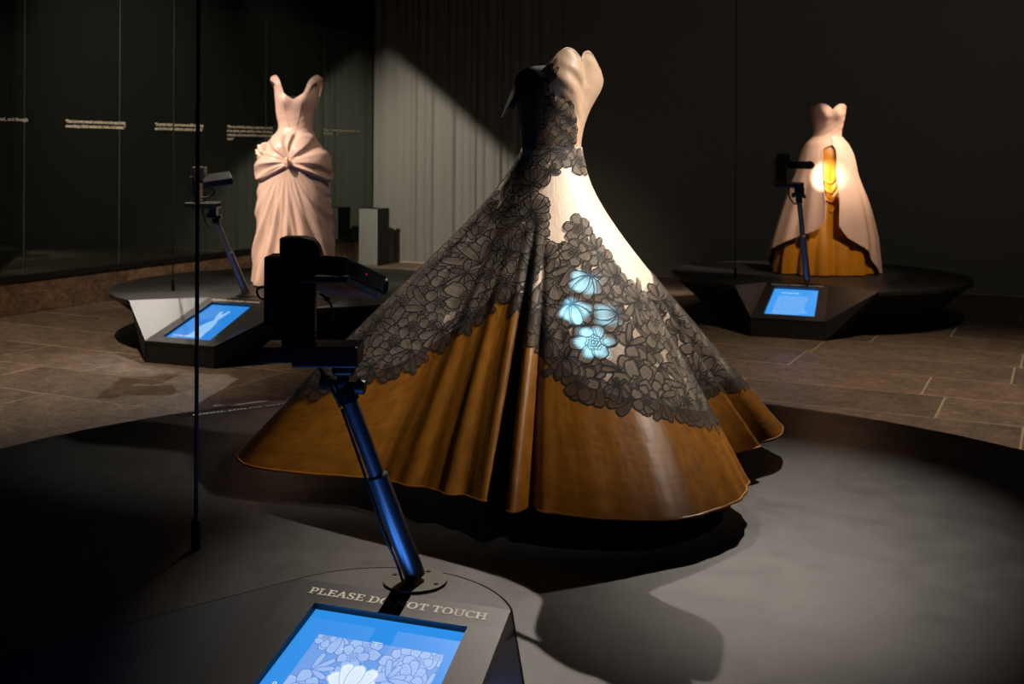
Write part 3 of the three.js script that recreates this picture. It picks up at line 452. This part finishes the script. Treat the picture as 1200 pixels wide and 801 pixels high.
const gownScreen = canvasTex(768, 960, (x, w, h) => {
  x.fillStyle = '#2a86dc'; x.fillRect(0, 0, w, h); x.fillStyle = '#8fc4f6'; x.beginPath();
  [[.44, .16], [.47, .25], [.52, .25], [.57, .15], [.62, .17], [.6, .3], [.57, .42], [.62, .5], [.65, .62], [.66, .78], [.69, .9], [.36, .9], [.39, .76], [.36, .6], [.41, .5], [.47, .42], [.42, .3], [.39, .2]].forEach(([a, b], k) => (k ? x.lineTo(a * w, b * h) : x.moveTo(a * w, b * h))); x.closePath(); x.fill();
  x.fillStyle = '#eaf6ff'; x.font = 'bold 44px sans-serif'; x.fillText('Evening Dress', w * .08, h * .89); x.font = '30px sans-serif'; x.fillText('Silk satin', w * .08, h * .945);
});
const textScreen = canvasTex(768, 820, (x, w, h) => {
  x.fillStyle = '#3f9df2'; x.fillRect(0, 0, w, h); x.fillStyle = '#cfe9ff'; x.fillRect(0, h * .3, w * 0, 0); x.fillStyle = '#e6f5ff'; x.font = 'bold 46px sans-serif'; x.fillText('Evening Dress', w * .17, h * .16); x.font = '31px sans-serif';
  ['The gown opens at the front over an', 'underskirt of golden satin. The outer', 'skirt is cut in wide curved panels that', 'stand away from the figure and fall', 'to the floor behind. The bodice is', 'boned and draped across the bust,', 'and the seams run into the skirt so', 'that the waist is left without a line.', 'The fronts turn back on themselves', 'and the edges roll towards the hem,', 'where the cloth is faced and weighted', 'to keep the shape of the bell.'].forEach((l, k) => x.fillText(l, w * .13, h * (.29 + k * .055)));
});

// ---------------------------------------------------------------- platforms
const pMain = platform('largest charcoal platform in front, under the lace gown, with a blue floral screen', .03, 2.95, 2.18, -.21, .288, .565, .66, [-1.36, 1.7], [.82, 2.02], bloomScreen, [-1.66, -1.28], -.34);
const pLeft = platform('charcoal platform on the left under the pink satin gown, its slanted side brightly lit', -1.75, 9.1, 1.42, .12, .935, .5, .66, [-.55, 1.3], [.74, 1.2], gownScreen);
const pRight = platform('charcoal platform on the right under the gown with golden underskirt, its screen full of text', 2.75, 10.1, 1.3, -.06, .84, .5, .58, [-.52, 1.2], [.6, 1.15], textScreen);
// screens light what stands beside them
for (const [P, w, I] of [[pMain, .4, 5], [pLeft, .35, 5], [pRight, .35, 4]]) {
  const l = new THREE.RectAreaLight(0x2f86ff, I, w * .9, P.slope * .7), c = P.at(0, P.slope * .48, -.012), n = P.at(0, P.slope * .48, 1);
  P.o.updateMatrixWorld(true); l.position.copy(P.o.localToWorld(c)); l.lookAt(P.o.localToWorld(n)); l.name = 'screen_light'; scene.add(l);
}

// ---------------------------------------------------------------- thin rods that run up to the ceiling
function rodTo(x, d, r, sr, sh, label) {
  const o = thing('rod', label, 'rod', V(x, DECK, d), 0, 'thin black rods on the platforms');
  part('shaft', cyl(r, r, TALL - DECK, 0, (TALL - DECK) / 2, 0, 14), M.blackPaint, o);
  part('sleeve', merge([cyl(sr, sr, sh, 0, sh / 2, 0, 20), cyl(sr * .9, sr * .6, .006, 0, sh + .003, 0, 20)]), M.blackPaint, o);
}
rodTo(-.852, 3.05, .0056, .0125, .078, 'nearest thin black rod, standing on the large platform left of the projector');
rodTo(-2.605, 8.66, .005, .0125, .078, 'thin black rod rising from the platform of the pink gown');
rodTo(1.95, 9.8, .005, .0125, .075, 'thin black rod rising from the platform of the golden gown');

// ---------------------------------------------------------------- projector arms bolted to the platforms
const W = (px, py, d) => new THREE.Vector3((px - 600) / FOCAL * d, EYE - (py - HORIZON) / FOCAL * d, -d);
function arm(label, base, top, r) {
  const o = thing('projector_arm', label, 'projector', V(base[0], DECK, base[1]), 0, 'projectors on slanting arms');
  const L = (v) => v.clone().sub(o.position), b = new THREE.Vector3(0, .014, 0), t = L(V(top[0], top[1], top[2])), mid = b.clone().lerp(t, .52);
  const plate = part('base_plate', cyl(.08, .08, .004, 0, .0045, 0, 48), M.steel, o);
  for (let k = 0; k < 4; k++) part('screw', cyl(.006, .006, .003, Math.cos(k * 1.57 + .5) * .062, .0075, Math.sin(k * 1.57 + .5) * .062, 12), M.metalBlack, plate);
  part('lower_tube', merge([rod(b, mid, r * 1.12, r * 1.12), rod(mid, mid.clone().lerp(t, .015), r * 1.12, r)]), M.armTube, o);
  part('upper_tube', rod(mid, t, r * .86, r * .86), M.armTube, o);
  const c0 = mid.clone().lerp(t, .8), c1 = mid.clone().lerp(t, .93); part('collar', rod(c0, c1, r * 1.15, r * 1.15), M.metalBlack, o);
  const k0 = mid.clone().lerp(t, .97), ax = new THREE.Vector3(1, -.1, .15).normalize();
  for (const s of [-1, 1]) part('knob', merge([rod(k0.clone().addScaledVector(ax, s * r * .6), k0.clone().addScaledVector(ax, s * r * 1.7), r * .4, r * .4, 16), rod(k0.clone().addScaledVector(ax, s * r * 1.5), k0.clone().addScaledVector(ax, s * r * 2.4), r * .8, r * .72, 10)]), M.plasticBlack, o);
  return { o, L, t };
}
// an open lens barrel with a lamp inside; with holes (points on the slide, unit distance) it throws only what the cut slide lets through
function projectorLens(parent, L, from, to, r, len, light, holes) {
  const dir = to.clone().sub(from).normalize(), q = new THREE.Quaternion().setFromUnitVectors(new THREE.Vector3(0, 0, 1), dir), p = L(from);
  const prof = [[r * .7, -.012], [r, -.012], [r, len], [r * .9, len + .002], [r * .9, 0], [r * .7, -.006]].map((a) => new THREE.Vector2(a[0], a[1]));
  const b = part('lens_barrel', new THREE.LatheGeometry(prof, 32).rotateX(Math.PI / 2), M.metalBlack, parent); b.quaternion.copy(q); b.position.copy(p);
  if (holes) {
    const s = new THREE.Shape(); s.absarc(0, 0, r * .9, 0, Math.PI * 2, false);
    const ex = new THREE.Vector3(1, 0, 0).applyQuaternion(q), ey = new THREE.Vector3(0, 1, 0).applyQuaternion(q), zs = len * .8;
    for (const h of holes) { const pts = h.map((w) => { const d = w.clone().sub(from), k = zs / d.dot(dir); return new THREE.Vector2(d.dot(ex) * k, d.dot(ey) * k); }); s.holes.push(new THREE.Path(THREE.ShapeUtils.isClockWise(pts) ? pts : pts.reverse())); }
    const sl = part('slide', new THREE.ShapeGeometry(s).translate(0, 0, zs), std(0x020202, .9), b, 'black slide cut with flower outlines');
  }
  const l = new THREE.SpotLight(light.col, light.cd, 0, light.deg * Math.PI / 180, light.pen, 2); l.position.copy(from); l.target.position.copy(to); l.castShadow = true; l.shadow.radius = light.size; l.name = 'projector_light'; scene.add(l, l.target);
}
{ // front
  const d = 2.78, A = arm('black projector on a blue lit arm in front of the lace gown', [(489 - 600) / FOCAL * 2.825, 2.825], [(402 - 600) / FOCAL * d, EYE - (448 - HORIZON) / FOCAL * d, d], .0235), o = A.o;
  const bx = (name, x0, y0, x1, y1, dep, dd, r = .006, m = M.plasticBlack, par = o) => { const a = A.L(W(x0, y0, d + dd)), b = A.L(W(x1, y1, d + dd)); return part(name, box(b.x - a.x, a.y - b.y, dep, (a.x + b.x) / 2, (a.y + b.y) / 2, (a.z + b.z) / 2, r), m, par); };
  bx('swivel', 391, 425, 418, 440, .05, 0, .012, M.metalBlack);
  bx('swivel_neck', 397, 436, 411, 450, .035, 0, .008, M.metalBlack);
  bx('tray', 311, 404, 424, 422, .11, 0, .004);
  bx('tray_block', 348, 403, 424, 427, .12, -.005, .006);
  bx('back_box', 315, 300, 337, 379, .1, .03, .003);
  bx('bracket', 332, 306, 371, 408, .03, .03, .003);
  bx('bracket_brace', 337, 395, 350, 408, .07, .02, .003);
  { const a = A.L(W(331, 278, d + .06)), b = A.L(W(378, 306, d + .06)), w = b.x - a.x, h = a.y - b.y, s = new THREE.Shape(); s.moveTo(0, 0); s.lineTo(0, h * .86); s.quadraticCurveTo(0, h, w * .1, h); s.lineTo(w * .5, h); s.bezierCurveTo(w * .8, h, w * .97, h * .7, w, 0); s.closePath();
    part('pivot_housing', new THREE.ExtrudeGeometry(s, { depth: .06, bevelEnabled: true, bevelThickness: .003, bevelSize: .003, bevelOffset: -.003, bevelSegments: 2 }).translate(a.x, b.y, a.z - .03), M.plasticBlack, o);
    const hub = A.L(W(358, 296, d)); part('pivot_disc', new THREE.CylinderGeometry(.038, .038, .008, 36).rotateX(Math.PI / 2).translate(hub.x, hub.y - .006, hub.z + .0), M.plasticBlack, o); }
  { // the projector itself: pitched down towards the gown
    const B = W(406, 301, 2.8), hd = new THREE.Vector3(.5, 0, -.866), across = new THREE.Vector3(-.866, 0, -.5), pitch = .36, fw = hd.clone().multiplyScalar(Math.cos(pitch)).add(new THREE.Vector3(0, -Math.sin(pitch), 0)), up = new THREE.Vector3().crossVectors(across, fw).multiplyScalar(-1).normalize(); if (up.y < 0) up.negate();
    const Lg = .185, Wd = .19, Ht = .048, m4 = new THREE.Matrix4().makeBasis(across, up, fw.clone().negate()), c = A.L(B.clone().addScaledVector(fw, Lg / 2).addScaledVector(across, Wd / 2).addScaledVector(up, -Ht / 2));
    if (m4.determinant() < 0) m4.makeBasis(across.clone().negate(), up, fw.clone().negate());
    const put = (mesh) => { mesh.quaternion.setFromRotationMatrix(m4); mesh.position.copy(c); return mesh; };
    const sx = m4.elements[0] * across.x + m4.elements[2] * across.z < 0 ? -1 : 1; // side that faces the camera is -across
    const pr = put(part('projector', box(Wd, Ht, Lg, 0, 0, 0, .006), M.plasticBlack, o));
    part('skirt_plate', box(Wd * .97, .026, Lg * .98, 0, -Ht / 2 - .004, 0, .009), std(0x7a7e88, .3, { metalness: .6 }), pr);
    const side = -sx * (Wd / 2 + .0006);
    part('power_light', new THREE.SphereGeometry(.0018, 10, 8).translate(side, .004, Lg * -.02), new THREE.MeshStandardMaterial({ color: 0x400000, emissive: 0xff2020, emissiveIntensity: .6 }), pr, 'tiny red power light');
    const lt = canvasTex(256, 96, (x, w, h) => { x.fillStyle = '#8d8a88'; x.font = 'bold 84px sans-serif'; x.textBaseline = 'middle'; x.fillText('ACER', 8, h / 2, w - 16); }, true);
    part('maker_mark', new THREE.PlaneGeometry(.036, .016).rotateZ(Math.PI / 2).rotateY(-sx * Math.PI / 2).translate(side, 0, -Lg * .41), new THREE.MeshStandardMaterial({ color: 0xffffff, map: lt, transparent: true, roughness: .6 }), pr, 'small pale maker mark');
    for (let k = 0; k < 6; k++) part('vent_slot', box(.001, .003, .05, side, -.012 + k * .005, Lg * .28, .0004), M.black, pr);
    // the light leaves from its front
    const from = B.clone().addScaledVector(fw, Lg + .013).addScaledVector(across, Wd * .32).addScaledVector(up, -Ht / 2);
    const world = (f, t) => { const q = skirtP(f, t); return V(q[0], q[1], q[2]); };
    const target = world(74, .49);
    const holes = LIT_BLOOMS.map(([f, t, k]) => { const c0 = world(f, t), c1 = world(f + 1, t).sub(world(f - 1, t)).normalize(), c2 = world(f, t + .01).sub(world(f, t - .01)).normalize(), h = [], R = k ? .05 : .053, n = k ? 4 : 6; for (let i = 0; i < 60; i++) { const a = i / 60 * Math.PI * 2, r = R * (.84 + .13 * Math.cos(a * n + f) + .05 * Math.sin(a * 11 + t * 50)); h.push(c0.clone().addScaledVector(c1, Math.cos(a) * r).addScaledVector(c2, Math.sin(a) * r * (k ? .86 : 1))); } return h; });
    projectorLens(o, A.L, from, target, .022, .045, { cd: 34, col: 0x84d4ff, deg: 22, pen: .1, size: .02 }, holes);
  }
  bx('lower_plate', 355, 322, 411, 330, .1, .03, .003);
  const cab = (pts, r = .0028, name = 'cable') => part(name, tube(pts.map((q) => A.L(W(q[0], q[1], q[2]))), r, 50, 8), M.cable, o);
  cab([[376, 345, 2.76], [385, 352, 2.75], [391, 365, 2.74], [390, 380, 2.75], [383, 390, 2.77], [365, 392, 2.78], [352, 399, 2.78]]);
  cab([[380, 349, 2.77], [388, 357, 2.76], [394, 372, 2.75], [389, 387, 2.76], [372, 396, 2.78], [358, 403, 2.79]], .0022);
  part('cable_tie', new THREE.SphereGeometry(.0065, 12, 8).scale(1.2, .8, 1).translate(...A.L(W(384, 351, 2.755)).toArray()), M.cable, o);
  cab([[330, 345, 2.8], [312, 337, 2.82], [302, 341, 2.83], [305, 350, 2.83], [316, 353, 2.82]]);
  cab([[372, 426, 2.77], [384, 446, 2.76], [393, 462, 2.76], [400, 478, 2.77]], .004);
  cab([[402, 480, 2.77], [425, 545, 2.765], [450, 620, 2.76], [468, 662, 2.77], [474, 680, 2.8]], .0035);
}
function smallHead(A, d, g, deg) {
  const o = A.o, bx = (name, x0, y0, x1, y1, dep, dd, r = .006, m = M.plasticBlack) => { const a = A.L(W(x0, y0, d + dd)), b = A.L(W(x1, y1, d + dd)); return part(name, box(b.x - a.x, a.y - b.y, dep, (a.x + b.x) / 2, (a.y + b.y) / 2, (a.z + b.z) / 2, r), m, o); };
  g.forEach(([n, x0, y0, x1, y1, dep, dd, tilt]) => { const m = bx(n, x0, y0, x1, y1, dep, dd || 0); if (tilt) { m.geometry.computeBoundingBox(); const c = m.geometry.boundingBox.getCenter(new THREE.Vector3()); m.geometry.translate(-c.x, -c.y, -c.z); m.position.copy(c); m.rotation.set(tilt[0], tilt[1], tilt[2]); } });
}
{ // left
  const d = 8.35, A = arm('projector on a slanting arm beside the pink satin gown', [(290 - 600) / FOCAL * 8.37, 8.37], [(251 - 600) / FOCAL * d, EYE - (254 - HORIZON) / FOCAL * d, d], .024);
  smallHead(A, d, [['tray', 219, 239, 257, 244.5, .14], ['tray_block', 240, 238, 257, 246, .13], ['swivel', 246, 245, 255, 257, .06], ['back_box', 224, 208, 229, 231, .1], ['bracket', 229, 200, 236, 241, .08], ['pivot_housing', 227, 197, 241, 214, .09], ['projector', 238, 208, 271, 216, .2, 0, [.25, .35, .06]]]);
  for (const pts of [[[242, 221], [250, 224], [251, 229], [244, 232], [236, 234]], [[238, 246], [240, 258], [246, 268], [254, 272]]]) part('cable', tube(pts.map((q) => A.L(W(q[0], q[1], d - .02))), .006, 30, 8), M.cable, A.o);
}
{ // right: its lamp throws a plain bright patch on the gown's waist
  const d = 9.35, A = arm('projector on a slanting arm in front of the golden gown', [(947 - 600) / FOCAL * 9.36, 9.36], [(936 - 600) / FOCAL * d, EYE - (226 - HORIZON) / FOCAL * d, d], .024);
  smallHead(A, d, [['tray', 905, 212.5, 940, 217.5, .14], ['tray_block', 930, 211.5, 940, 219, .12], ['swivel', 932, 218, 942, 229, .06], ['back_box', 907, 184, 914, 212, .12], ['bracket', 913, 181, 921, 213, .08], ['pivot_housing', 911, 178, 924, 194, .1], ['projector', 921, 187, 947, 196, .18, 0, [0, .35, 0]]]);
  part('cable', tube([[925, 217], [925, 228], [930, 236], [936, 238]].map((q) => A.L(W(q[0], q[1], d - .02))), .006, 30, 8), M.cable, A.o);
  const from = W(949, 191, d), to = V(2.79, 1.24, 9.95);
  projectorLens(A.o, A.L, from, to, .03, .05, { cd: 10, col: 0xfff6e8, deg: 14, pen: 1, size: .3 });
}

// ---------------------------------------------------------------- ceiling spotlights
SPOTS.forEach((s, k) => {
  const at = V(...s.at), to = V(...s.to), dir = to.clone().sub(at).normalize(), q = new THREE.Quaternion().setFromUnitVectors(new THREE.Vector3(0, 0, 1), dir);
  const o = thing('spotlight', 'black ceiling spotlight aimed at ' + s.of, 'spotlight', at);
  const can = part('housing', new THREE.LatheGeometry([[.001, -.2], [.05, -.2], [.062, -.18], [.066, .03], [.06, .03], [.056, -.02], [.001, -.02]].map((a) => new THREE.Vector2(a[0], a[1])), 32).rotateX(Math.PI / 2), M.metalBlack, o); can.quaternion.copy(q);
  const face = part('lamp_lens', new THREE.CircleGeometry(.05, 28).translate(0, 0, -.012), new THREE.MeshStandardMaterial({ color: 0x111111, emissive: s.col, emissiveIntensity: 4 }), can);
  part('stem', cyl(.012, .012, TALL - s.at[1] - .05, 0, (TALL - s.at[1]) / 2 + .03, 0, 12), M.metalBlack, o);
  if (s.flap) { // barn door: its lower edge cuts the beam along a straight line on the wall
    const [p, r] = s.flap.map((w) => V(...w).sub(at)), lamp = dir.clone().multiplyScalar(.035), k = .16, cut = (w) => w.clone().sub(lamp).normalize().multiplyScalar(k).add(lamp);
    const a = cut(p.clone().lerp(r, -.9)), b = cut(p.clone().lerp(r, 3.2)), upv = new THREE.Vector3().crossVectors(b.clone().sub(a), dir).normalize(); if (upv.y < 0) upv.negate();
    const c = b.clone().addScaledVector(upv, .12), d = a.clone().addScaledVector(upv, .12), th = dir.clone().multiplyScalar(.003), P = [a, b, c, d].map((q) => [q, q.clone().add(th)]);
    const f = (i, j, m, n) => [i, j, m, i, m, n].flatMap((q) => q.toArray()), g = new THREE.BufferGeometry();
    g.setAttribute('position', new THREE.Float32BufferAttribute([...f(P[0][0], P[1][0], P[2][0], P[3][0]), ...f(P[3][1], P[2][1], P[1][1], P[0][1]), ...[0, 1, 2, 3].flatMap((i) => f(P[i][1], P[(i + 1) % 4][1], P[(i + 1) % 4][0], P[i][0]))], 3)); g.computeVertexNormals();
    part('barn_door', g, M.metalBlack, o);
  }
  const l = new THREE.SpotLight(s.col, s.cd, 0, s.deg * Math.PI / 180, s.pen, 2); l.position.copy(at).addScaledVector(dir, .035); l.target.position.copy(to); l.castShadow = true; l.shadow.radius = s.size; l.name = 'spot_light'; scene.add(l, l.target);
});

renderer.render(scene, camera);
